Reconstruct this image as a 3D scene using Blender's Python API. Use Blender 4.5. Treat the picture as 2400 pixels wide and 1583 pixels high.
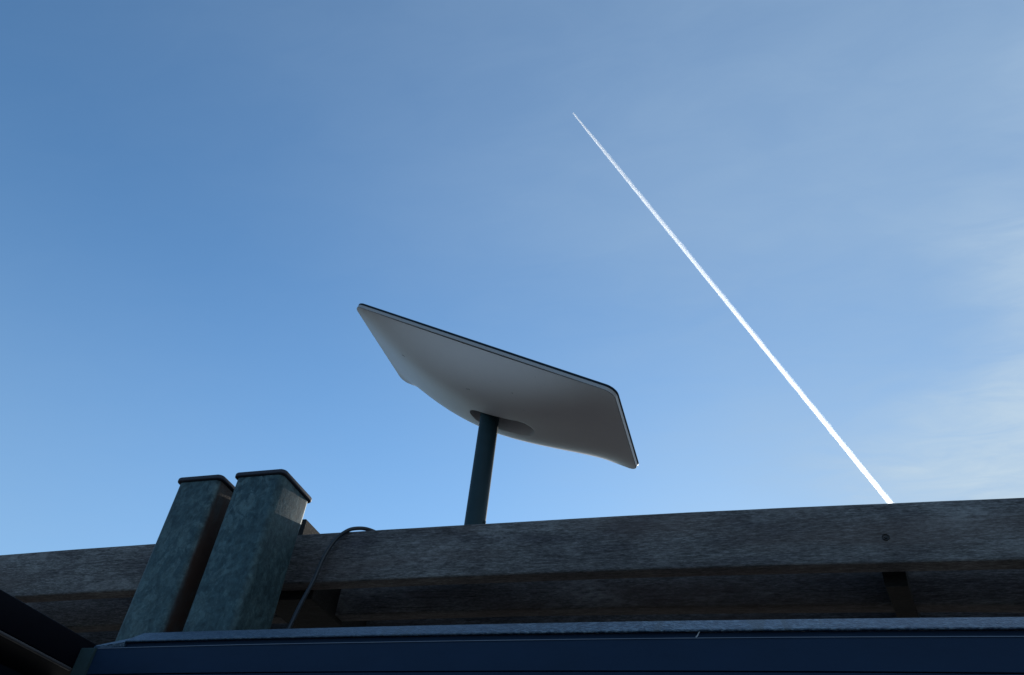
import bpy, bmesh, math, random
from mathutils import Vector, Matrix, noise
random.seed(7)
for o in list(bpy.data.objects):
    bpy.data.objects.remove(o)
SC = bpy.context.scene
COL = SC.collection
EYE = 1.5                                   # height of the lens above the ground

# ------------------------------------------------------------------ camera
cam = bpy.data.cameras.new("camera")
cam.sensor_width = 36.0
cam.lens = 28.32
cam.clip_start = 0.02
cam.clip_end = 90000.0
co = bpy.data.objects.new("camera", cam)
COL.objects.link(co)
ax = Vector((0.95319776, 0.28658524, 0.09634792))
ay = Vector((0.11802365, -0.64607416, 0.75409455))
az = Vector((0.27836027, -0.70742991, -0.64966028))
co.matrix_world = Matrix(((ax.x, ay.x, az.x, 0), (ax.y, ay.y, az.y, 0), (ax.z, ay.z, az.z, EYE), (0, 0, 0, 1)))
SC.camera = co

# ------------------------------------------------------------------ sky and sun
SUN_AZ = math.radians(2.8)                  # clockwise from +Y
SUN_EL = math.radians(15.0)
wd = bpy.data.worlds.new("World")
SC.world = wd
wd.use_nodes = True
nt = wd.node_tree
nt.nodes.clear()
N = nt.nodes.new
L = nt.links.new
sky = N('ShaderNodeTexSky')
sky.sky_type = 'NISHITA'
sky.sun_disc = False
sky.sun_elevation = SUN_EL
sky.sun_rotation = SUN_AZ
sky.altitude = 100
sky.air_density = 1.0
sky.dust_density = 0.25
sky.ozone_density = 3.2
# thin cirrus: a sheet of noise at a fixed height, addressed by view direction
tc = N('ShaderNodeTexCoord')
sep = N('ShaderNodeSeparateXYZ'); L(tc.outputs['Generated'], sep.inputs[0])
mz = N('ShaderNodeMath'); mz.operation = 'MAXIMUM'; mz.inputs[1].default_value = 0.06; L(sep.outputs[2], mz.inputs[0])
dx = N('ShaderNodeMath'); dx.operation = 'DIVIDE'; L(sep.outputs[0], dx.inputs[0]); L(mz.outputs[0], dx.inputs[1])
dy = N('ShaderNodeMath'); dy.operation = 'DIVIDE'; L(sep.outputs[1], dy.inputs[0]); L(mz.outputs[0], dy.inputs[1])
cb = N('ShaderNodeCombineXYZ'); L(dx.outputs[0], cb.inputs[0]); L(dy.outputs[0], cb.inputs[1])
mp = N('ShaderNodeMapping'); L(cb.outputs[0], mp.inputs[0])
mp.inputs['Location'].default_value = (3.1, 1.7, 0)
mp.inputs['Rotation'].default_value = (0, 0, math.radians(-62))
mp.inputs['Scale'].default_value = (0.75, 1.5, 1)
n1 = N('ShaderNodeTexNoise'); n1.inputs['Scale'].default_value = 1.15; n1.inputs['Detail'].default_value = 5.0
n1.inputs['Roughness'].default_value = 0.5; n1.inputs['Distortion'].default_value = 0.35
L(mp.outputs[0], n1.inputs['Vector'])
r1 = N('ShaderNodeMapRange'); r1.interpolation_type = 'SMOOTHSTEP'
r1.inputs['From Min'].default_value = 0.22; r1.inputs['From Max'].default_value = 0.85
L(n1.outputs[0], r1.inputs['Value'])
n2 = N('ShaderNodeTexNoise'); n2.inputs['Scale'].default_value = 5.0; n2.inputs['Detail'].default_value = 8.0
n2.inputs['Roughness'].default_value = 0.6
L(mp.outputs[0], n2.inputs['Vector'])
r2 = N('ShaderNodeMapRange'); r2.inputs['From Min'].default_value = 0.3; r2.inputs['From Max'].default_value = 0.75
r2.inputs['To Min'].default_value = 0.75; r2.inputs['To Max'].default_value = 1.0
L(n2.outputs[0], r2.inputs['Value'])
# the veil of cirrus thickens towards the east (+X)
r3 = N('ShaderNodeMapRange'); r3.interpolation_type = 'SMOOTHSTEP'
r3.inputs['From Min'].default_value = -1.0; r3.inputs['From Max'].default_value = 0.50
r3.inputs['To Min'].default_value = 0.05; r3.inputs['To Max'].default_value = 1.0
L(dx.outputs[0], r3.inputs['Value'])
def wm(op, a, b):
    x = N('ShaderNodeMath'); x.operation = op
    for v, i in ((a, 0), (b, 1)):
        if isinstance(v, (int, float)): x.inputs[i].default_value = v
        else: L(v, x.inputs[i])
    return x.outputs[0]
veil = wm('MULTIPLY', r3.outputs[0], wm('ADD', 0.46, wm('MULTIPLY', r1.outputs[0], 0.34)))
# fibres: long fine streaks in the sheet
mf = N('ShaderNodeMapping'); L(cb.outputs[0], mf.inputs[0])
mf.inputs['Rotation'].default_value = (0, 0, math.radians(-24)); mf.inputs['Scale'].default_value = (2.2, 5.0, 1)
nf = N('ShaderNodeTexNoise'); nf.inputs['Scale'].default_value = 2.6; nf.inputs['Detail'].default_value = 7.0
nf.inputs['Roughness'].default_value = 0.62; nf.inputs['Distortion'].default_value = 0.6
L(mf.outputs[0], nf.inputs['Vector'])
rf = N('ShaderNodeMapRange'); rf.inputs['From Min'].default_value = 0.35; rf.inputs['From Max'].default_value = 0.75
rf.inputs['To Min'].default_value = -0.025; rf.inputs['To Max'].default_value = 0.06
L(nf.outputs[0], rf.inputs['Value'])
# a denser bank of cirrus low in the east
bank = wm('ADD', wm('MULTIPLY', dx.outputs[0], 1.0), wm('MULTIPLY', dy.outputs[0], 0.30))
bank = wm('ADD', bank, wm('MULTIPLY', wm('SUBTRACT', n1.outputs[0], 0.5), 0.9))
rb = N('ShaderNodeMapRange'); rb.interpolation_type = 'SMOOTHSTEP'
rb.inputs['From Min'].default_value = 0.52; rb.inputs['From Max'].default_value = 1.05
L(bank, rb.inputs['Value'])
veil = wm('ADD', veil, wm('MULTIPLY', rf.outputs[0], wm('ADD', r3.outputs[0], 0.15)))
cl_ = wm('MULTIPLY', rb.outputs[0], wm('ADD', 0.35, wm('MULTIPLY', r2.outputs[0], wm('ADD', 0.32, wm('MULTIPLY', rf.outputs[0], 9.0)))))
# summer haze low in the sky
rh = N('ShaderNodeMapRange'); rh.interpolation_type = 'SMOOTHSTEP'
rh.inputs['From Min'].default_value = 0.15; rh.inputs['From Max'].default_value = 0.68
rh.inputs['To Min'].default_value = 0.42; rh.inputs['To Max'].default_value = 0.0
L(sep.outputs[2], rh.inputs['Value'])
veil = wm('ADD', veil, rh.outputs[0])
m3 = N('ShaderNodeClamp'); L(veil, m3.inputs[0])
m4 = N('ShaderNodeClamp'); L(cl_, m4.inputs[0])
mixc = N('ShaderNodeMix'); mixc.data_type = 'RGBA'
L(m3.outputs[0], mixc.inputs['Factor'])
tint = N('ShaderNodeMix'); tint.data_type = 'RGBA'; tint.blend_type = 'MULTIPLY'; tint.inputs['Factor'].default_value = 1.0
L(sky.outputs[0], tint.inputs['A']); tint.inputs['B'].default_value = (0.68, 0.885, 0.95, 1)
L(tint.outputs['Result'], mixc.inputs['A'])
mixc.inputs['B'].default_value = (1.74, 2.44, 3.28, 1)
mixb = N('ShaderNodeMix'); mixb.data_type = 'RGBA'
L(m4.outputs[0], mixb.inputs['Factor']); L(mixc.outputs['Result'], mixb.inputs['A'])
mixb.inputs['B'].default_value = (2.45, 3.10, 3.70, 1)
bg = N('ShaderNodeBackground'); bg.inputs['Strength'].default_value = 0.12
L(mixb.outputs['Result'], bg.inputs['Color'])
ow = N('ShaderNodeOutputWorld'); L(bg.outputs[0], ow.inputs[0])

sl = bpy.data.lights.new("sun", 'SUN')
sl.energy = 3.0
sl.angle = math.radians(0.5)
sl.color = (1.0, 0.93, 0.82)
so = bpy.data.objects.new("sun", sl)
COL.objects.link(so)
sd = Vector((math.sin(SUN_AZ) * math.cos(SUN_EL), math.cos(SUN_AZ) * math.cos(SUN_EL), math.sin(SUN_EL)))
so.rotation_euler = sd.to_track_quat('Z', 'Y').to_euler()
so.location = (0, 0, 6)

SC.view_settings.view_transform = 'Standard'
SC.view_settings.look = 'None'
SC.view_settings.gamma = 1.0
SC.view_settings.use_curve_mapping = False
SC.view_settings.exposure = 0.85
SC.cycles.volume_bounces = 4

# ------------------------------------------------------------------ helpers
def tag(o, label=None, cat=None, group=None, kind=None):
    if label: o['label'] = label
    if cat: o['category'] = cat
    if group: o['group'] = group
    o['kind'] = kind or 'thing'
    return o

def empty(name, loc, label, cat, group=None):
    o = bpy.data.objects.new(name, None)
    COL.objects.link(o)
    o.location = loc
    o.empty_display_size = 0.1
    tag(o, label, cat, group)
    return o

def obj(name, bm, m, parent=None, smooth=35):
    """link bm as one mesh; world coordinates are kept under the parent"""
    bmesh.ops.recalc_face_normals(bm, faces=bm.faces)
    me = bpy.data.meshes.new(name)
    bm.to_mesh(me)
    bm.free()
    for p in me.polygons:
        p.use_smooth = True
    me.set_sharp_from_angle(angle=math.radians(smooth))
    me.materials.append(m)
    o = bpy.data.objects.new(name, me)
    COL.objects.link(o)
    if parent:
        o.parent = parent
        o.matrix_parent_inverse = Matrix.Translation(parent.location).inverted()
    return o

def round_rect(x0, x1, y0, y1, r, n=5):
    pts = []
    for cx, cy, a0 in ((x1 - r, y1 - r, 0), (x0 + r, y1 - r, 90), (x0 + r, y0 + r, 180), (x1 - r, y0 + r, 270)):
        for i in range(n + 1):
            a = math.radians(a0 + 90 * i / n)
            pts.append((cx + r * math.cos(a), cy + r * math.sin(a)))
    return pts

def loft(bm, rings, caps=True, closed=True):
    vs = [[bm.verts.new(p) for p in r] for r in rings]
    k = len(vs[0])
    for a, b in zip(vs[:-1], vs[1:]):
        for i in range(k if closed else k - 1):
            j = (i + 1) % k
            bm.faces.new((a[i], a[j], b[j], b[i]))
    if caps:
        bm.faces.new(vs[0][::-1])
        bm.faces.new(vs[-1])
    return vs

def extrude_x(bm, prof, x0, x1, n, bow=0.0, xc=0.0, wob=0.0, seed=0.0, caps=True):
    """profile of (y, z) swept along X, with a slight crown and hand-sawn waviness"""
    rings = []
    for i in range(n + 1):
        x = x0 + (x1 - x0) * i / n
        dz = -bow * (x - xc) ** 2
        wy = wob * noise.noise(Vector((x * 2.3, seed, 0.3)))
        wz = wob * noise.noise(Vector((x * 2.9, seed, 7.3)))
        ring = []
        for k, (y, z) in enumerate(prof):
            e = wob * 0.28 * noise.noise(Vector((x * 16.0, seed + k * 0.7, 3.1)))
            ring.append((x, y + wy, z + dz + wz + e))
        rings.append(ring)
    loft(bm, rings, caps)

def catmull(pts, n=8):
    P = [Vector(p) for p in pts]
    P = [P[0] * 2 - P[1]] + P + [P[-1] * 2 - P[-2]]
    out = []
    for i in range(1, len(P) - 2):
        for k in range(n):
            t = k / n
            a, b, c, d = P[i - 1], P[i], P[i + 1], P[i + 2]
            out.append(0.5 * ((2 * b) + (c - a) * t + (2 * a - 5 * b + 4 * c - d) * t * t + (3 * b - a - 3 * c + d) * t ** 3))
    out.append(P[-2])
    return out

def tube(bm, pts, rad, seg=12):
    rings = []
    up = Vector((0.3, 1, 0.2)).normalized()
    for i, p in enumerate(pts):
        t = (pts[min(i + 1, len(pts) - 1)] - pts[max(i - 1, 0)]).normalized()
        u = (up - t * up.dot(t)).normalized()
        v = t.cross(u)
        r = rad(i / (len(pts) - 1)) if callable(rad) else rad
        rings.append([p + (u * math.cos(2 * math.pi * k / seg) + v * math.sin(2 * math.pi * k / seg)) * r for k in range(seg)])
    loft(bm, rings)

# ------------------------------------------------------------------ materials
class Mat:
    def __init__(s, name):
        s.m = bpy.data.materials.new(name)
        s.m.use_nodes = True
        s.t = s.m.node_tree
        s.b = s.t.nodes['Principled BSDF']
        s.out = s.t.nodes['Material Output']
        s.tc = s.t.nodes.new('ShaderNodeTexCoord')
    def n(s, kind, **kw):
        x = s.t.nodes.new(kind)
        for k, v in kw.items():
            setattr(x, k, v)
        return x
    def l(s, a, b): s.t.links.new(a, b)
    def mapping(s, scale=(1, 1, 1), rot=(0, 0, 0), loc=(0, 0, 0), src=None):
        m = s.n('ShaderNodeMapping')
        m.inputs['Scale'].default_value = scale
        m.inputs['Rotation'].default_value = rot
        m.inputs['Location'].default_value = loc
        s.l(src or s.tc.outputs['Object'], m.inputs[0])
        return m.outputs[0]
    def noise(s, vec, scale, detail=4, rough=0.55, dist=0.0):
        x = s.n('ShaderNodeTexNoise')
        x.inputs['Scale'].default_value = scale
        x.inputs['Detail'].default_value = detail
        x.inputs['Roughness'].default_value = rough
        x.inputs['Distortion'].default_value = dist
        s.l(vec, x.inputs['Vector'])
        return x.outputs[0]
    def ramp(s, fac, stops):
        r = s.n('ShaderNodeValToRGB')
        e = r.color_ramp.elements
        while len(e) < len(stops): e.new(0.5)
        for el, (p, c) in zip(e, stops):
            el.position = p
            el.color = c if len(c) == 4 else (*c, 1)
        s.l(fac, r.inputs[0])
        return r.outputs[0]
    def mix(s, fac, a, b, mode='MIX'):
        x = s.n('ShaderNodeMix', data_type='RGBA', blend_type=mode)
        for v, k in ((fac, 'Factor'), (a, 'A'), (b, 'B')):
            i = x.inputs[k] if k != 'Factor' else x.inputs['Factor']
            if isinstance(v, (int, float)): i.default_value = v
            elif isinstance(v, tuple): i.default_value = v if len(v) == 4 else (*v, 1)
            else: s.l(v, i)
        return x.outputs['Result']
    def math(s, op, a, b=0.0):
        x = s.n('ShaderNodeMath', operation=op)
        for v, i in ((a, 0), (b, 1)):
            if isinstance(v, (int, float)): x.inputs[i].default_value = v
            else: s.l(v, x.inputs[i])
        return x.outputs[0]
    def bump(s, h, strength, dist):
        x = s.n('ShaderNodeBump')
        x.inputs['Strength'].default_value = strength
        x.inputs['Distance'].default_value = dist
        s.l(h, x.inputs['Height'])
        s.l(x.outputs[0], s.b.inputs['Normal'])
    def base(s, c):
        if isinstance(c, tuple): s.b.inputs['Base Color'].default_value = (*c, 1)
        else: s.l(c, s.b.inputs['Base Color'])
    def set(s, **kw):
        for k, v in kw.items():
            i = s.b.inputs[k.replace('_', ' ')]
            if isinstance(v, (int, float)): i.default_value = v
            else: s.l(v, i)

def wood(name, off, warm=0.0, dark=1.0):
    M = Mat(name)
    # long slightly slanting fibres
    v1 = M.mapping((24, 190, 190), (0, 0.10, 0), (off, off, 0))
    fib = M.noise(v1, 2.2, 5, 0.65, 0.5)
    v2 = M.mapping((75, 330, 330), (0, 0.16, 0), (off * 2, 0, 0))
    fine = M.noise(v2, 2.2, 3, 0.7, 0.3)
    v3 = M.mapping((2.2, 7, 9), (0, 0.35, 0), (off, 1.3, 0))
    swirl = M.noise(v3, 1.6, 4, 0.6, 1.2)
    blot = M.noise(M.mapping((5, 14, 12), (0, 0, 0), (off * 3, 0, 0)), 1.5, 5, 0.65, 0.4)
    a = M.math('MULTIPLY', fib, 0.5)
    a = M.math('ADD', a, M.math('MULTIPLY', fine, 0.5))
    col = M.ramp(a, [(0.34, (0.026, 0.026, 0.027)), (0.47, (0.064, 0.065, 0.067)), (0.56, (0.106, 0.108, 0.112)), (0.68, (0.19, 0.193, 0.197))])
    tint = M.ramp(swirl, [(0.32, (0.62, 0.60, 0.66)), (0.5, (0.98, 0.97, 0.98)), (0.68, (1.35, 1.36, 1.36))])
    col = M.mix(1.0, col, tint, 'MULTIPLY')
    lich = M.ramp(blot, [(0.50, (0, 0, 0)), (0.72, (1, 1, 1))])
    lf = M.math('MULTIPLY', M.math('MULTIPLY', lich, 0.55), M.ramp(M.noise(M.mapping((40, 90, 90), (0, 0.3, 0), (off, 0, 0)), 1.6, 4, 0.7, 0.4), [(0.40, (0.1,) * 3), (0.60, (1, 1, 1))]))
    col = M.mix(lf, col, (0.28, 0.29, 0.295))
    br = M.ramp(M.noise(M.mapping((3, 20, 14), (0, 0, 0), (off * 5, 2, 0)), 1.2, 3, 0.5), [(0.48, (0, 0, 0)), (0.66, (1, 1, 1))])
    col = M.mix(M.math('MULTIPLY', br, 0.35 + warm), col, (0.078, 0.056, 0.050))
    crk = M.noise(M.mapping((3.2, 95, 95), (0, 0.05, 0), (off * 7, 0, 0)), 1.3, 3, 0.5, 0.15)
    cr = M.ramp(crk, [(0.485, (1, 1, 1)), (0.497, (0.35,) * 3), (0.503, (0.35,) * 3), (0.515, (1, 1, 1))])
    sel = M.ramp(M.noise(M.mapping((1.5, 6, 6), (0, 0, 0), (off, 3, 1)), 1.5, 2, 0.5), [(0.5, (0, 0, 0)), (0.6, (1, 1, 1))])
    col = M.mix(sel, col, M.mix(1.0, col, cr, 'MULTIPLY'))
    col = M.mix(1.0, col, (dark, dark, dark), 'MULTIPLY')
    M.base(col)
    M.set(Roughness=0.88, Specular_IOR_Level=0.25)
    h = M.math('ADD', M.math('MULTIPLY', fib, 0.7), M.math('MULTIPLY', fine, 0.5))
    M.bump(h, 0.7, 0.0016)
    return M.m

def galvanised(name, off):
    M = Mat(name)
    v = M.mapping((1, 1, 0.8), (0, 0.2, 0), (off, off * 2, 0))
    big = M.noise(v, 46, 6, 0.66, 0.7)
    patch = M.ramp(big, [(0.45, (0, 0, 0)), (0.500, (0.22,) * 3), (0.525, (0.60,) * 3), (0.66, (0.85,) * 3)])
    fine = M.noise(M.mapping((1, 1, 0.8), (0, 0, 0), (off, 0, 0)), 260, 5, 0.7, 0.8)
    mid = M.noise(M.mapping((1, 1, 0.8), (0, 0.15, 0), (off * 3, 0, 0)), 95, 5, 0.65, 0.5)
    vo = M.n('ShaderNodeTexVoronoi'); vo.inputs['Scale'].default_value = 210; M.l(M.mapping((1, 1, 0.75), (0.3, 0.2, 0), (off, 0, 0)), vo.inputs['Vector'])
    vs_ = M.n('ShaderNodeSeparateColor'); M.l(vo.outputs['Color'], vs_.inputs[0])
    wide = M.noise(M.mapping((1, 1, 0.5), (0, 0, 0), (0, off, 0)), 9, 3, 0.5)
    base = M.ramp(mid, [(0.32, (0.014, 0.034, 0.044)), (0.5, (0.028, 0.060, 0.073)), (0.70, (0.054, 0.098, 0.110))])
    pf = M.math('MULTIPLY', patch, M.ramp(wide, [(0.44, (0.03,) * 3), (0.60, (0.9,) * 3)]))
    col = M.mix(pf, base, (0.088, 0.145, 0.158))
    fl = M.mix(0.5, M.ramp(fine, [(0.35, (0.6,) * 3), (0.65, (1.4,) * 3)]), M.ramp(vs_.outputs[0], [(0.0, (0.65,) * 3), (1.0, (1.4,) * 3)]))
    col = M.mix(1.0, col, fl, 'MULTIPLY')
    # rust wash on the inner edge
    M.base(col)
    rg = M.n('ShaderNodeMapRange'); rg.inputs['To Min'].default_value = 0.42; rg.inputs['To Max'].default_value = 0.68
    M.l(mid, rg.inputs['Value'])
    M.set(Metallic=0.25, Roughness=rg.outputs[0], Specular_IOR_Level=0.25)
    M.bump(M.math('ADD', M.math('MULTIPLY', mid, 0.6), M.math('MULTIPLY', fine, 0.5)), 0.35, 0.0010)
    return M

def rusty(M, x_edge, off):
    """brown wash on the face that looks towards +X, clear of the sharp edges"""
    g = M.n('ShaderNodeNewGeometry')
    s = M.n('ShaderNodeSeparateXYZ'); M.l(g.outputs['True Normal'], s.inputs[0])
    f = M.n('ShaderNodeMapRange'); f.inputs['From Min'].default_value = 0.75; f.inputs['From Max'].default_value = 1.0
    M.l(s.outputs[0], f.inputs['Value'])
    nz = M.noise(M.mapping((1, 1, 0.3), (0, 0, 0), (off, 0, 0)), 40, 4, 0.6)
    k = M.math('MULTIPLY', f.outputs[0], M.ramp(nz, [(0.3, (0.35,) * 3), (0.6, (0.95,) * 3)]))
    old = M.b.inputs['Base Color'].links[0].from_socket
    M.base(M.mix(k, old, (0.060, 0.034, 0.026)))
    M.set(Metallic=0.1)

def coat(name, c, rough=0.42, metal=0.0, grain=0.25, scale=900, spec=0.5):
    """powder coat: fine orange-peel"""
    M = Mat(name)
    nf = M.noise(M.mapping(), scale, 3, 0.6)
    nb = M.noise(M.mapping((1, 3, 3)), 14, 4, 0.6)
    col = M.mix(nb, tuple(x * 0.80 for x in c), tuple(x * 1.22 for x in c))
    M.base(col)
    M.set(Roughness=rough, Metallic=metal, Specular_IOR_Level=spec)
    M.bump(nf, grain, 0.0006)
    return M

# ------------------------------------------------------------------ ground
def ground():
    M = Mat('lawn_and_paving')
    v = M.mapping()
    a = M.noise(v, 0.35, 6, 0.6)
    b = M.noise(v, 14, 4, 0.7)
    col = M.ramp(a, [(0.38, (0.11, 0.10, 0.075)), (0.52, (0.15, 0.13, 0.10)), (0.62, (0.20, 0.17, 0.14))])
    M.base(M.mix(0.5, col, M.ramp(b, [(0.3, (0.09, 0.08, 0.06)), (0.7, (0.18, 0.155, 0.125))])))
    M.set(Roughness=0.95)
    bm = bmesh.new()
    R = [0.5, 2, 6, 20, 80, 400, 2000, 10000, 45000]
    prev = [bm.verts.new((0, 0, 0))]
    for r in R:
        ring = [bm.verts.new((r * math.cos(2 * math.pi * k / 48), r * math.sin(2 * math.pi * k / 48), 0)) for k in range(48)]
        for k in range(48):
            j = (k + 1) % 48
            if len(prev) == 1: bm.faces.new((prev[0], ring[k], ring[j]))
            else: bm.faces.new((prev[k], ring[k], ring[j], prev[j]))
        prev = ring
    o = obj('ground', bm, M.m)
    tag(o, kind='structure')
    def slab(name, x0, x1, y0, y1, z, c0, c1, sc):
        P = Mat(name + '_stone')
        br = P.n('ShaderNodeTexBrick')
        br.inputs['Scale'].default_value = sc
        br.inputs['Color1'].default_value = (*c0, 1); br.inputs['Color2'].default_value = (*c1, 1)
        br.inputs['Mortar'].default_value = (*[v * 0.5 for v in c0], 1)
        br.inputs['Mortar Size'].default_value = 0.012
        P.l(P.tc.outputs['Object'], br.inputs['Vector'])
        P.base(P.mix(0.35, br.outputs[0], P.mix(P.noise(P.mapping(), 6, 5, 0.6), c0, c1)))
        P.set(Roughness=0.85)
        bm = bmesh.new()
        loft(bm, [[(x0, y0, zz), (x1, y0, zz), (x1, y1, zz), (x0, y1, zz)] for zz in (-0.05, z)])
        tag(obj(name, bm, P.m), kind='structure')
    slab('unseen_bounce_slab', -3.0, 3.0, -3.0, 6.0, 0.012, (0.045, 0.042, 0.042), (0.065, 0.060, 0.060), 1.6)  # unseen slab, added to darken the light bounced up from below
ground()

# ------------------------------------------------------------------ slatted pergola roof
B_BOW, B_XC = 0.012, -0.42
def plank_profile(y, z0, z1, w=0.026, r=0.0028):
    return round_rect(y, y + w, z0, z1, r, 3)

pergola_groups = 'weathered roof boards set on edge'
plank_labels = [
    'weathered grey front board on edge, its top against the sky, a screw in it',
    'shaded brown second board, seen in the gap below the front board',
    'third board back, only a thin brown strip of it showing above the blue cornice',
]
def rest_label(i):
    return 'unseen weathered board on edge, added far back to block the low sun'
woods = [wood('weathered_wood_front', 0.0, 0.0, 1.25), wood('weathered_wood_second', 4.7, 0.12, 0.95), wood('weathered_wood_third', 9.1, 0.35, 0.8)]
front_board = None
for i in range(22):  # past the third, unseen boards added so the roof blocks the low sun
    y = 0.95 + 0.1 * i
    z0 = 0.4535 - (0.006 if i else 0.0)
    z1 = 0.531 - (0.004 if i else 0)
    bm = bmesh.new()
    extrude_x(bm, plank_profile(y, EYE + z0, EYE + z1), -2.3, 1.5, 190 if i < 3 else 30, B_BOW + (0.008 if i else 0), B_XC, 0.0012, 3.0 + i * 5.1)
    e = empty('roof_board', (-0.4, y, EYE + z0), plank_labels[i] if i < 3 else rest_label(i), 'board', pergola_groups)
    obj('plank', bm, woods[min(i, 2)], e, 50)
    if i == 0:
        front_board = e

# countersunk screw in the front board
def screw(x, y, z, parent):
    bm = bmesh.new()
    rings = []
    for r, dy in ((0.0041, 0.0010), (0.0043, 0.0002), (0.0038, -0.0004), (0.0034, 0.0006), (0.0020, 0.0010), (0.0012, -0.0002), (0.0002, -0.0002)):
        rings.append([(x + r * math.cos(2 * math.pi * k / 20), y + dy, z + r * math.sin(2 * math.pi * k / 20)) for k in range(20)])
    loft(bm, rings, False)
    M = coat('rusted_steel', (0.012, 0.012, 0.014), 0.5, 0.2)
    obj('screw', bm, M.m, parent)
screw(0.1278, 0.9492, EYE + 0.4815, front_board)

# cross rafters between and under the boards
def rafter(x0, x1, y0, y1, z0, z1, yaw, label, mat, px=None):
    bm = bmesh.new()
    prof = round_rect(x0, x1, z0, z1, 0.0025, 3)
    c, s = math.cos(yaw), math.sin(yaw)
    ox, oy = x0, y0
    rings = []
    n = 24
    for i in range(n + 1):
        y = y0 + (y1 - y0) * i / n
        ring = []
        for (x, z) in prof:
            dx_, dy_ = x - ox, y - oy
            ring.append((ox + dx_ * c + dy_ * s, oy - dx_ * s * 0.0 + dy_ * c, z + 0.0006 * noise.noise(Vector((x * 9, y * 9, z * 9)))))
        rings.append(ring)
    loft(bm, rings)
    e = empty('rafter', ((x0 + x1) / 2, y0, z0), label, 'rafter', 'rafters under the roof boards')
    obj('timber', bm, mat, e, 50)
    return e
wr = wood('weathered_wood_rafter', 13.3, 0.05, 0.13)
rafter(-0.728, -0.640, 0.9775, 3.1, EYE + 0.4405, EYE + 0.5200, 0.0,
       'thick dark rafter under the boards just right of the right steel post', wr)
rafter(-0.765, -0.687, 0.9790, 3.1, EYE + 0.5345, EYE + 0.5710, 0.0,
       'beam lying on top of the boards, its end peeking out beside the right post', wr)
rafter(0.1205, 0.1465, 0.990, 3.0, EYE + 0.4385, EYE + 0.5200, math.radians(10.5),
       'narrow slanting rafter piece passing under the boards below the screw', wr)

# ------------------------------------------------------------------ galvanised posts
def post(x0, x1, y0, y1, top, M, label):
    e = empty('steel_post', ((x0 + x1) / 2, (y0 + y1) / 2, 0), label, 'post', 'twin galvanised posts')
    bm = bmesh.new()
    prof = round_rect(x0, x1, y0, y1, 0.0085, 8)
    rings = [[(x, y, z) for x, y in prof] for z in (0.0, 0.6, 1.2, 1.7, 1.9, EYE + top - 0.001)]
    loft(bm, rings)
    obj('tube', bm, M.m, e, 30)
    bm = bmesh.new()
    g = 0.0034
    cx, cy = (x0 + x1) / 2, (y0 + y1) / 2
    rings = []
    zb, zt = EYE + top, EYE + top + 0.0068
    for z, gr, rr in ((zb, g - 0.0012, 0.007), (zb + 0.0008, g - 0.0002, 0.0078), (zb + 0.0016, g, 0.008), (zt - 0.0018, g, 0.008), (zt - 0.0006, g - 0.0007, 0.0078), (zt, g - 0.0020, 0.007)):
        rings.append([(x, y, z) for x, y in round_rect(x0 - gr, x1 + gr, y0 - gr, y1 + gr, rr, 6)])
    loft(bm, rings)
    obj('cap', bm, capm, e, 40)
    return e
capm = coat('cap_plastic', (0.030, 0.034, 0.048), 0.6, 0.0, 0.3, 500, 0.2).m
gl = galvanised('galvanised_steel_worn', 2.0); rusty(gl, 0, 3.0)
gr_ = galvanised('galvanised_steel_mottled', 6.5)
post(-0.8075, -0.7370, 0.820, 0.900, 0.5515, gl, 'left galvanised steel post with a rusty inner side and flat cap')
post(-0.7110, -0.6350, 0.820, 0.900, 0.5520, gr_, 'right galvanised steel post, taller looking and mottled with pale patches')

# ------------------------------------------------------------------ cable
bm = bmesh.new()
cp = [(-0.575, 0.80, 0.20), (-0.585, 0.835, 0.255), (-0.5933, 0.86, 0.3102), (-0.6011, 0.885, 0.3604), (-0.6105, 0.912, 0.4079), (-0.6137, 0.93, 0.4452),
      (-0.6128, 0.938, 0.4831), (-0.6047, 0.943, 0.5124), (-0.5903, 0.947, 0.5293), (-0.5789, 0.957, 0.5375),
      (-0.5682, 0.968, 0.5405), (-0.5574, 0.982, 0.5388), (-0.548, 0.996, 0.527), (-0.53, 1.008, 0.510), (-0.49, 1.018, 0.503), (-0.435, 1.0225, 0.500)]
tube(bm, catmull([(x, y, z + EYE) for x, y, z in cp], 8), 0.0028, 14)
o = obj('cable', bm, coat('cable_sheath', (0.009, 0.016, 0.024), 0.45, 0, 0.1, 300).m, None, 60)
tag(o, 'thin grey cable bent over the top of the front board beside the right post', 'cable')

# ------------------------------------------------------------------ satellite dish
AX = Vector((0.89455, 0.05519, -0.44356)).normalized()
NZ = Vector((0.44584, -0.03931, 0.89425)).normalized()
AY = NZ.cross(AX).normalized()
AX = AY.cross(NZ).normalized()
DC = Vector((-0.42033, 1.01882, EYE + 0.83397)) - AY * 0.006
def D(x, y, z): return DC + AX * x + AY * y + NZ * z
DA, DB, DR = 0.2570, 0.119, 0.018
dish = empty('satellite_dish', (-0.4245, 1.024, EYE + 0.30), 'flat rectangular white satellite dish tilted on a dark pole against the sky', 'satellite dish')
def rr_ring(inset, z, n=14):
    return [D(x, y, z) for x, y in round_rect(-DA + inset, DA - inset, -DB + inset, DB - inset, DR - inset, n)]
# front face plate, dark edged
bm = bmesh.new()
loft(bm, [rr_ring(0.0022, -0.0036), rr_ring(0.0004, -0.0036), rr_ring(0.0, -0.0031), rr_ring(0.0, -0.0012), rr_ring(0.0012, 0.0)])
obj('face_plate', bm, coat('dish_face_edge', (0.004, 0.018, 0.032), 0.5, 0, 0.05, 900, 0.15).m, dish, 40)
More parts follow.
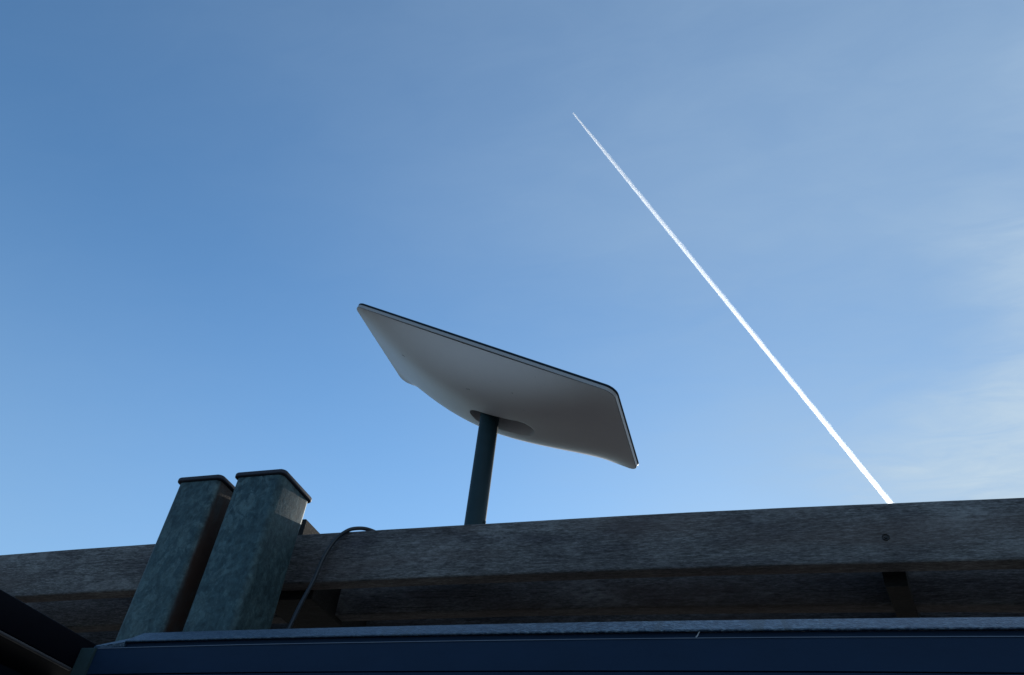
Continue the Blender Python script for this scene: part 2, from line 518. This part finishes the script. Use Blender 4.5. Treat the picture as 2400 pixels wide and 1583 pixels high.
# pale rim below it
bm = bmesh.new()
loft(bm, [rr_ring(0.0030, -0.0100), rr_ring(0.0014, -0.0099), rr_ring(0.0008, -0.0094), rr_ring(0.0008, -0.0041), rr_ring(0.0020, -0.0037)])
rimM = Mat('dish_rim_plastic'); rimM.base((0.33, 0.33, 0.34)); rimM.set(Roughness=0.32)
obj('rim', bm, rimM.m, dish, 40)
# domed back shell with the slot that the mast folds into
SX0, SX1, SR, SY = 0.012, 0.086, 0.0200, 0.010
def back_h(x, y):
    u, v = abs(x) / DA, abs(y) / DB
    h = 0.0575 * max(0.0, 1 - u ** 1.85) ** 1.15 * max(0.0, 1 - v ** 3.8) ** 1.15
    cx = min(max(x, SX0), SX1)
    d = math.hypot(x - cx, y - SY) - SR
    t = min(max((0.0022 - d) / 0.0034, 0.0), 1.0)
    t = t * t * (3 - 2 * t)
    floor_h = h - 0.030 + 0.024 * min(max((x - 0.03) / 0.09, 0), 1) ** 1.6
    return h + (max(floor_h, 0.004) - h) * t
bm = bmesh.new()
rings = []
NS, NA = 150, 360
outer = []
for i in range(NA):
    th = 2 * math.pi * i / NA
    # ray from the centre to the rounded rectangle
    dxx, dyy = math.cos(th), math.sin(th)
    a, b, r = DA - 0.0016, DB - 0.0016, DR - 0.0016
    lo, hi = 0.0, 0.4
    for _ in range(34):
        m_ = (lo + hi) / 2
        X, Y = abs(dxx * m_), abs(dyy * m_)
        qx, qy = max(X - (a - r), 0), max(Y - (b - r), 0)
        inside = math.hypot(qx, qy) <= r and X <= a and Y <= b
        if inside: lo = m_
        else: hi = m_
    outer.append((dxx * lo, dyy * lo))
OFF = 0.05
for k in range(NS + 1):
    s = k / NS
    rings.append([(ox * s, oy * s) for ox, oy in outer])
c0 = bm.verts.new(D(0, 0, -0.0098 - back_h(0, 0)))
prev = None
for k in range(1, NS + 1):
    ring = [bm.verts.new(D(x, y, -0.0098 - back_h(x, y))) for x, y in rings[k]]
    for i in range(NA):
        j = (i + 1) % NA
        if prev is None: bm.faces.new((c0, ring[i], ring[j]))
        else: bm.faces.new((prev[i], ring[i], ring[j], prev[j]))
    prev = ring
shell = Mat('dish_shell_plastic')
nz = shell.noise(shell.mapping(), 22, 5, 0.6)
fz = shell.noise(shell.mapping(), 700, 2, 0.5)
specks = shell.noise(shell.mapping(), 160, 2, 0.5)
cc = shell.mix(nz, (0.71, 0.66, 0.66), (0.79, 0.74, 0.735))
sp = shell.ramp(specks, [(0.76, (0, 0, 0)), (0.79, (1, 1, 1))])
shell.base(shell.mix(shell.math('MULTIPLY', sp, 0.5), cc, (0.12, 0.11, 0.10)))
shell.set(Roughness=0.48, Specular_IOR_Level=0.4)
shell.bump(fz, 0.12, 0.0005)
obj('back_shell', bm, shell.m, dish, 50)
# two small moulded marks on the shell
markM = Mat('moulded_mark'); markM.base((0.10, 0.10, 0.11)); markM.set(Roughness=0.6)
for mx, my in ((-0.1445, -0.062), (0.008, -0.066)):
    bm = bmesh.new()
    pts = []
    for k in range(7):
        x = mx + 0.0011 * (k - 3)
        y = my + 0.0006 * math.sin(k * 1.1)
        pts.append(D(x, y, -0.0098 - back_h(x, y) - 0.0001))
    tube(bm, pts, 0.00033, 6)
    obj('moulded_mark', bm, markM.m, dish)
# mast
bm = bmesh.new()
mx, my = -0.4245, 1.0245
rings = []
seg = 56
for z in (EYE + 0.500, EYE + 0.52, EYE + 0.60, EYE + 0.74, EYE + 0.810):
    rings.append([(mx + 0.0160 * math.cos(2 * math.pi * k / seg), my + 0.0160 * math.sin(2 * math.pi * k / seg), z) for k in range(seg)])
loft(bm, rings)
mastM = coat('mast_paint', (0.012, 0.034, 0.044), 0.55, 0.0, 0.25, 600, 0.2)
obj('mast', bm, mastM.m, dish, 40)
# mast socket plug: small screw near the foot
bm = bmesh.new()
rings = []
for r, d in ((0.0030, 0.0), (0.0028, 0.0016), (0.0012, 0.0021)):
    rings.append([(mx + (0.0158 + d) , my - 0.002 + r * math.cos(2 * math.pi * k / 14), EYE + 0.572 + r * math.sin(2 * math.pi * k / 14)) for k in range(14)])
loft(bm, rings)
obj('grub_screw', bm, mastM.m, dish)

# ------------------------------------------------------------------ blue-grey front beam of the veranda
G_BOW, G_XC = 0.014, -0.25
gutter = empty('veranda_front_beam', (-0.2, 0.68, EYE + 0.15), 'dark blue coated metal cornice beam across the bottom of the picture', 'beam')
blue = coat('blue_powder_coat', (0.008, 0.024, 0.056), 0.6, 0.0, 0.22, 800, 0.12)
# dewy sloping top
dew = Mat('dewy_powder_coat')
vv = dew.mapping()
g1 = dew.noise(dew.mapping((0.6, 1, 1)), 330, 3, 0.65)
vor = dew.n('ShaderNodeTexVoronoi'); vor.inputs['Scale'].default_value = 520; dew.l(vv, vor.inputs['Vector'])
wide = dew.noise(dew.mapping((2.2, 1, 1)), 3.0, 3, 0.5)
frost_and_sheen = dew.ramp(g1, [(0.40, (0.010, 0.030, 0.056)), (0.50, (0.040, 0.078, 0.118)), (0.62, (0.150, 0.215, 0.275))])
frost_and_sheen = dew.mix(dew.ramp(wide, [(0.36, (0.55,) * 3), (0.6, (0.0,) * 3)]), frost_and_sheen, (0.018, 0.040, 0.085))
run = dew.noise(dew.mapping((26, 2.5, 2.5), (0, 0.5, 0.6), (1.7, 0, 0)), 1.0, 3, 0.6, 0.8)
frost_and_sheen = dew.mix(dew.math('MULTIPLY', dew.ramp(run, [(0.60, (0, 0, 0)), (0.63, (1, 1, 1))]), 0.75), frost_and_sheen, (0.030, 0.048, 0.065))
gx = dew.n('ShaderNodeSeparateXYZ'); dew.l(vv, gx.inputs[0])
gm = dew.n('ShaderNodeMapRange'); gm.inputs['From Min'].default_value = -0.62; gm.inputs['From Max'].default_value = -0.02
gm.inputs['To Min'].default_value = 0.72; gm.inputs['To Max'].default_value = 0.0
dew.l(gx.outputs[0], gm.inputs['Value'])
frost_and_sheen = dew.mix(gm.outputs[0], frost_and_sheen, (0.010, 0.034, 0.072))  # sky reflection painted into the colour: slope darkens towards the left end
dew.base(frost_and_sheen)
dew.set(Roughness=0.38, Specular_IOR_Level=0.6)
dew.bump(dew.math('ADD', g1, dew.math('MULTIPLY', vor.outputs['Distance'], 1.2)), 0.55, 0.0009)

X0, X1 = -0.670, 1.3
def strip(name, prof, m, x0=X0, x1=X1, parent=gutter, seed=1.0, sm=35, n=160):
    bm = bmesh.new()
    extrude_x(bm, [(y, EYE + z) for y, z in prof], x0, x1, n, G_BOW, G_XC, 0.0002, seed)
    return obj(name, bm, m, parent, sm)
def arc(cy, cz, r, a0, a1, n=6):
    return [(cy + r * math.cos(math.radians(a0 + (a1 - a0) * i / n)), cz + r * math.sin(math.radians(a0 + (a1 - a0) * i / n))) for i in range(n + 1)]
# vertical face with a thin raised lip
strip('fascia', [(0.666, 0.2310)] + [(0.666, 0.2561)] + arc(0.6670, 0.2564, 0.0012, 190, 60, 5) + [(0.6700, 0.2566), (0.720, 0.2566), (0.720, 0.2310)], blue.m)
# rounded step and sloping dewy top
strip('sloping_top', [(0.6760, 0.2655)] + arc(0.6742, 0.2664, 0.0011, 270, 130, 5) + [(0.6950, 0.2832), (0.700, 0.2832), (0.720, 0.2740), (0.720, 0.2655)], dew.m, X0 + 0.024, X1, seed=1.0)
strip('step', [(0.6770, 0.2570), (0.6775, 0.2610), (0.6772, 0.2640), (0.6762, 0.2652), (0.715, 0.2652), (0.715, 0.2570)], blue.m, X0 + 0.024, X1, seed=1.0)
# mitred corner at the left end of the slope
bm = bmesh.new()
ptsA = [(X0 - 0.012, 0.6725, 0.2569), (X0 - 0.012, 0.6728, 0.2615), (X0 - 0.012, 0.676, 0.2640), (X0 - 0.012, 0.715, 0.2640), (X0 - 0.012, 0.7185, 0.2569)]
ptsB = [(X0 + 0.0238, 0.6765, 0.2569), (X0 + 0.0238, 0.6735, 0.2660), (X0 + 0.0238, 0.6950, 0.2808), (X0 + 0.0238, 0.700, 0.2808), (X0 + 0.0238, 0.7195, 0.2569)]
rings = []
for i in range(9):
    t = i / 8
    rings.append([(a[0] + (b[0] - a[0]) * t, a[1] + (b[1] - a[1]) * t, EYE - G_BOW * (0.42 ** 2) + a[2] + (b[2] - a[2]) * t) for a, b in zip(ptsA, ptsB)])
loft(bm, rings)
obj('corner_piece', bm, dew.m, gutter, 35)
lip_glint = coat('painted_lip_glint', (0.10, 0.135, 0.19), 0.5, 0.0, 0.9, 90, 0.3).m
strip('lip_highlight', [(0.6654, 0.2563), (0.6654, 0.2569), (0.6668, 0.2574), (0.6690, 0.2574), (0.6690, 0.2563)], lip_glint, X0 + 0.001, X1, seed=5.0)  # separate pale strip that paints in the highlight along the lip
# lower fascia, set back under a dark groove
strip('lower_fascia', [(0.6650, 0.140), (0.6650, 0.2290), (0.6662, 0.2298), (0.6800, 0.2298), (0.6800, 0.2309), (0.720, 0.2309), (0.720, 0.140)], blue.m, seed=2.0)
# end cap
bm = bmesh.new()
prof = round_rect(0.6625, 0.7200, EYE + 0.135, EYE + 0.2556 - 0.0015, 0.0015, 3)
rings = []
for x, ins in ((-0.6872, 0.0), (-0.6868, 0.0), (-0.6712, 0.0), (-0.6702, 0.0)):
    rings.append([(x, y, z) for y, z in prof])
loft(bm, rings)
ec = coat('end_cap_rubber', (0.022, 0.045, 0.052), 0.8, 0, 0.9, 260, 0.15)
obj('end_cap', bm, ec.m, gutter, 35)
# dried run of white dirt over the step
bm = bmesh.new()
ring = []
pts = [Vector((-0.0660, 0.6755, EYE + 0.2660)), Vector((-0.0668, 0.6725, EYE + 0.2634)), Vector((-0.0680, 0.6705, EYE + 0.2600)), Vector((-0.0686, 0.6662, EYE + 0.2573))]
tube(bm, catmull(pts, 5), lambda t: 0.0002 + 0.0004 * t, 8)
wd_ = Mat('white_dirt'); wd_.base((0.30, 0.32, 0.34)); wd_.set(Roughness=0.8)
obj('dirt_streak', bm, wd_.m, gutter)
bm = bmesh.new()
pts = [Vector((-0.6175, 0.6800, EYE + 0.2678)), Vector((-0.6160, 0.6812, EYE + 0.2694)), Vector((-0.6150, 0.6822, EYE + 0.2708))]
tube(bm, catmull(pts, 5), lambda t: 0.0008 - 0.0005 * t, 8)
obj('dirt_speck', bm, wd_.m, gutter)

# ------------------------------------------------------------------ dark side beam running back to the house
side = empty('veranda_side_beam', (-0.74, 0.2, EYE + 0.23), 'black metal side beam running from the lower left corner to the blue cornice', 'beam')
blk = coat('black_powder_coat', (0.0015, 0.0018, 0.005), 0.5, 0, 0.1, 700, 0.08)
def box_y(bm, x0, x1, z0, z1, y0, y1, r=0.0015):
    prof = round_rect(x0, x1, z0, z1, r, 3)
    loft(bm, [[(x, y0 + (y1 - y0) * i / 10, z) for x, z in prof] for i in range(11)])
bm = bmesh.new()
box_y(bm, -0.7690, -0.6875, EYE + 0.2335, EYE + 0.2640, -1.2, 0.700)
obj('box_section', bm, blk.m, side)
bm = bmesh.new()
box_y(bm, -0.6905, -0.6862, EYE + 0.2303, EYE + 0.2330, -1.2, 0.661, 0.0008)
obj('bottom_lip', bm, coat('pale_lip', (0.055, 0.055, 0.060), 0.45, 0.2, 0.2, 500).m, side)  # thin lip coloured paler than the box section
bm = bmesh.new()
box_y(bm, -0.8150, -0.7700, EYE + 0.200, EYE + 0.2700, -1.2, 0.720)
obj('outer_gutter', bm, blue.m, side)

# ------------------------------------------------------------------ contrail at cruising height
def trail_mat(name, depth, start):
    M = Mat(name)
    M.t.nodes.remove(M.b)
    pv = M.n('ShaderNodeVolumePrincipled')
    pv.inputs['Color'].default_value = (1.0, 1.0, 1.0, 1)
    pv.inputs['Anisotropy'].default_value = 0.66
    # the trail thins out as it widens: density = optical depth / width at that age
    sx = M.n('ShaderNodeSeparateXYZ'); M.l(M.tc.outputs['Object'], sx.inputs[0])
    age = M.math('MAXIMUM', M.math('DIVIDE', M.math('ADD', sx.outputs[0], 1998.0), 0.3708), 0.0)
    ex = M.math('EXPONENT', M.math('DIVIDE', age, -900.0))
    wid = M.math('ADD', M.math('ADD', 10.0, M.math('MULTIPLY', M.math('SUBTRACT', 1.0, ex), 19.0)), M.math('MULTIPLY', age, 0.0026))
    depth = M.math('ADD', depth, M.math('MULTIPLY', M.math('EXPONENT', M.math('DIVIDE', age, -1600.0)), depth * 1.1))
    M.l(M.math('DIVIDE', M.math('DIVIDE', depth, M.math('ADD', 1.0, M.math('DIVIDE', age, 20000.0))), wid), pv.inputs['Density'])
    M.l(pv.outputs[0], M.out.inputs['Volume'])
    return M.m

def contrail():
    A = Vector((-1998.0, 6330.0, 10000.0))
    B = Vector((2670.0, 18023.0, 10000.0))
    dirv = (B - A).normalized()
    length = (B - A).length * 1.9
    side_v = dirv.cross(Vector((0, 0, 1))).normalized()
    root = empty('contrail', A, 'straight white aircraft vapour trail crossing the blue sky at right', 'contrail')
    def sheath(name, mat, scale, off, rough, seed):
        bm = bmesh.new()
        nseg, seg = 320, 20
        rings = []
        for i in range(nseg + 1):
            s = (i / nseg) ** 1.25 * length
            r = (10 + 19 * (1 - math.exp(-s / 900.0)) + s * 0.0026) * scale
            c = A + dirv * s + side_v * (off * r)
            ring = []
            for k in range(seg):
                a = 2 * math.pi * k / seg
                w = 1 + rough * noise.noise(Vector((s / 110.0, math.cos(a) * 1.6, seed + math.sin(a) * 1.6))) + rough * noise.noise(Vector((s / 380.0, math.cos(a), seed + 5 + math.sin(a))))
                ring.append(c + side_v * (math.cos(a) * r * w) + Vector((0, 0, 1)) * (math.sin(a) * r * 0.85 * w))
            rings.append(ring)
        loft(bm, rings)
        obj(name, bm, mat, root, 180)
    sheath('core', trail_mat('ice_crystal_core', 0.50, 2000.0), 0.76, 0.0, 0.07, 0.0)
    sheath('fringe', trail_mat('ice_crystal_fringe', 0.16, 2000.0), 1.08, 0.10, 0.22, 3.0)
contrail()
